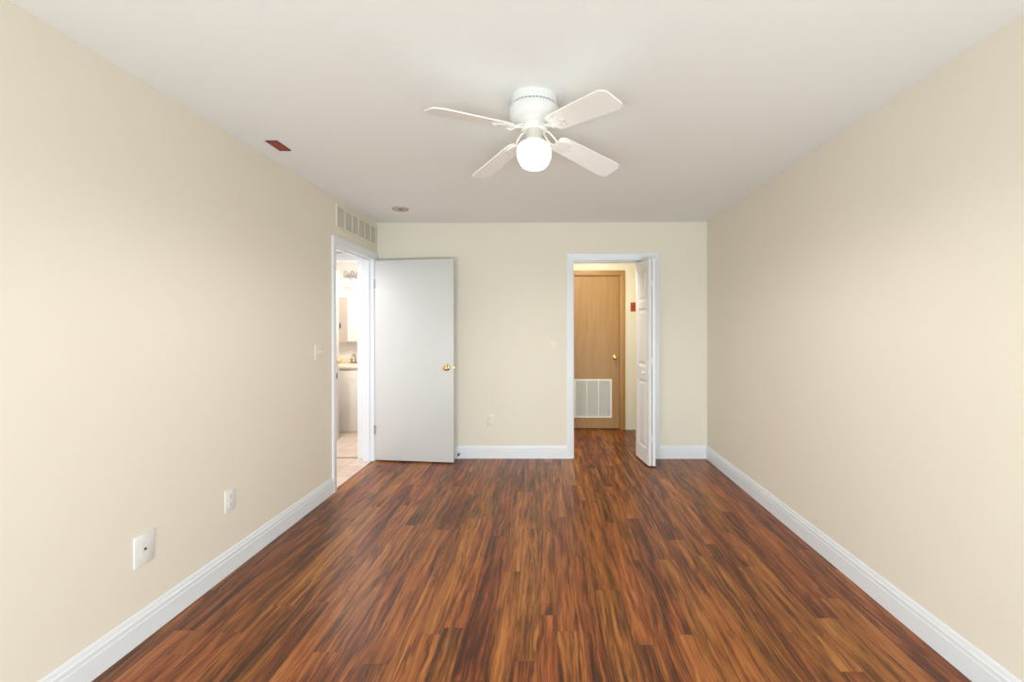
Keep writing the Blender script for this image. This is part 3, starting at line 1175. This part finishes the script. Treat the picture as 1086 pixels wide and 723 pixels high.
# faucet (stands on the counter)
fx = -2.655
t = thing('faucet', 'dark nickel two-handle faucet on the cream bathroom countertop', 'faucet', (fx, 6.24, 0.868))
bm = NB()
add_box(bm, -0.075, 0.075, -0.022, 0.022, 0.0, 0.016, 0.006)
obj('base', bm, M_chrome, t, True)
bm = NB()
pts = []
for i in range(13):
    a = PI * i / 12 * 0.92
    pts.append((0, -0.055 + 0.055 * math.cos(a), 0.075 + 0.045 * math.sin(a)))
add_tube(bm, [(0, 0, 0.014), (0, 0, 0.05)] + pts, 0.010, 12)
obj('spout', bm, M_chrome, t, True)
for s in (-1, 1):
    bm = NB()
    add_lathe(bm, [(0, 0.014), (0.014, 0.014), (0.011, 0.030), (0.010, 0.040), (0.020, 0.046), (0.021, 0.058), (0.015, 0.064), (0, 0.066)], 20,
              Matrix.Translation((s * 0.052, 0, 0)), cap=False)
    obj('handle', bm, M_chrome, t, True)
# mirrored / panelled medicine cabinet
CXL, CXM, CXR, CZ0, CZ1 = -2.925, -2.770, -2.400, 1.160, 1.775
t = thing('medicine_cabinet', 'wall medicine cabinet with grey and white doors above the bathroom vanity', 'cabinet', ((CXL + CXR) / 2, YBATH, CZ0))
cx = (CXL + CXR) / 2
bm = NB()
add_box(bm, CXL - cx, CXR - cx, -0.10, -0.0002, 0.0, CZ1 - CZ0, 0.002)
obj('cabinet_body', bm, M_cabwhite, t)
bm = NB()
add_box(bm, CXL - cx, CXM - cx - 0.004, -0.119, -0.101, -0.012, CZ1 - CZ0, 0.002)
dl = obj('door', bm, M_cabdoor, t)
dl['label'] = 'greyish beige door'
bm = NB()
hx = -2.868 - cx
add_box(bm, hx - 0.006, hx + 0.006, -0.134, -0.119, 0.185, 0.255, 0.003)
o = obj('handle', bm, M_bronze, dl)
o['label'] = 'dark handle'
bm = NB()
add_box(bm, CXM - cx, CXR - cx, -0.119, -0.101, 0.004, CZ1 - CZ0, 0.002)
dr = obj('door', bm, M_cabwhite, t)
dr['label'] = 'white door'
bm = NB()
add_box(bm, CXM - cx + 0.02, CXR - cx - 0.02, -0.1205, -0.1188, 0.024, CZ1 - CZ0 - 0.02)
obj('door_panel', bm, M_cabwhite, dr)
# vanity light with gooseneck arms and lit shades
t = thing('vanity_light', 'nickel bathroom vanity light with curled arms and glowing shades', 'wall light', (-2.643, YBATH, 2.06))
bm = NB()
add_box(bm, -0.20, 0.20, -0.022, 0.0, -0.035, 0.035, 0.008, 3)
obj('back_plate', bm, M_steel, t, True)
for i in range(4):
    xx = -0.135 + 0.088 * i
    bm = NB()
    pts = [(xx, -0.02, 0.0), (xx, -0.045, 0.005)]
    pts = [(xx - 0.074, -0.020, 0.0)]
    for q in range(15):
        a = math.radians(180 - 200 * q / 14)
        pts.append((xx - 0.036 + 0.038 * math.cos(a), -0.030 - 0.07 * q / 14, 0.020 + 0.062 * math.sin(a)))
    pts.append((xx, -0.105, -0.005))
    add_tube(bm, pts, 0.0065, 10)
    arm = obj('arm', bm, M_steel, t, True)
    bm = NB()
    add_lathe(bm, [(0, 0.0), (0.010, 0.0), (0.016, -0.012), (0.030, -0.034), (0.030, -0.038), (0, -0.038)], 24, Matrix.Translation((xx, -0.105, 0.004)), cap=False)
    obj('socket_cup', bm, M_steel, t, True)
    bm = NB()
    add_lathe(bm, [(0.024, -0.036), (0.030, -0.055), (0.036, -0.085), (0.040, -0.118), (0.043, -0.130), (0.040, -0.131), (0.026, -0.056), (0.020, -0.040)], 28,
              Matrix.Translation((xx, -0.105, 0.004)), cap=False)
    o = obj('shade', bm, M_shade, t, True, 60)
    o['label'] = 'glowing frosted glass shade'
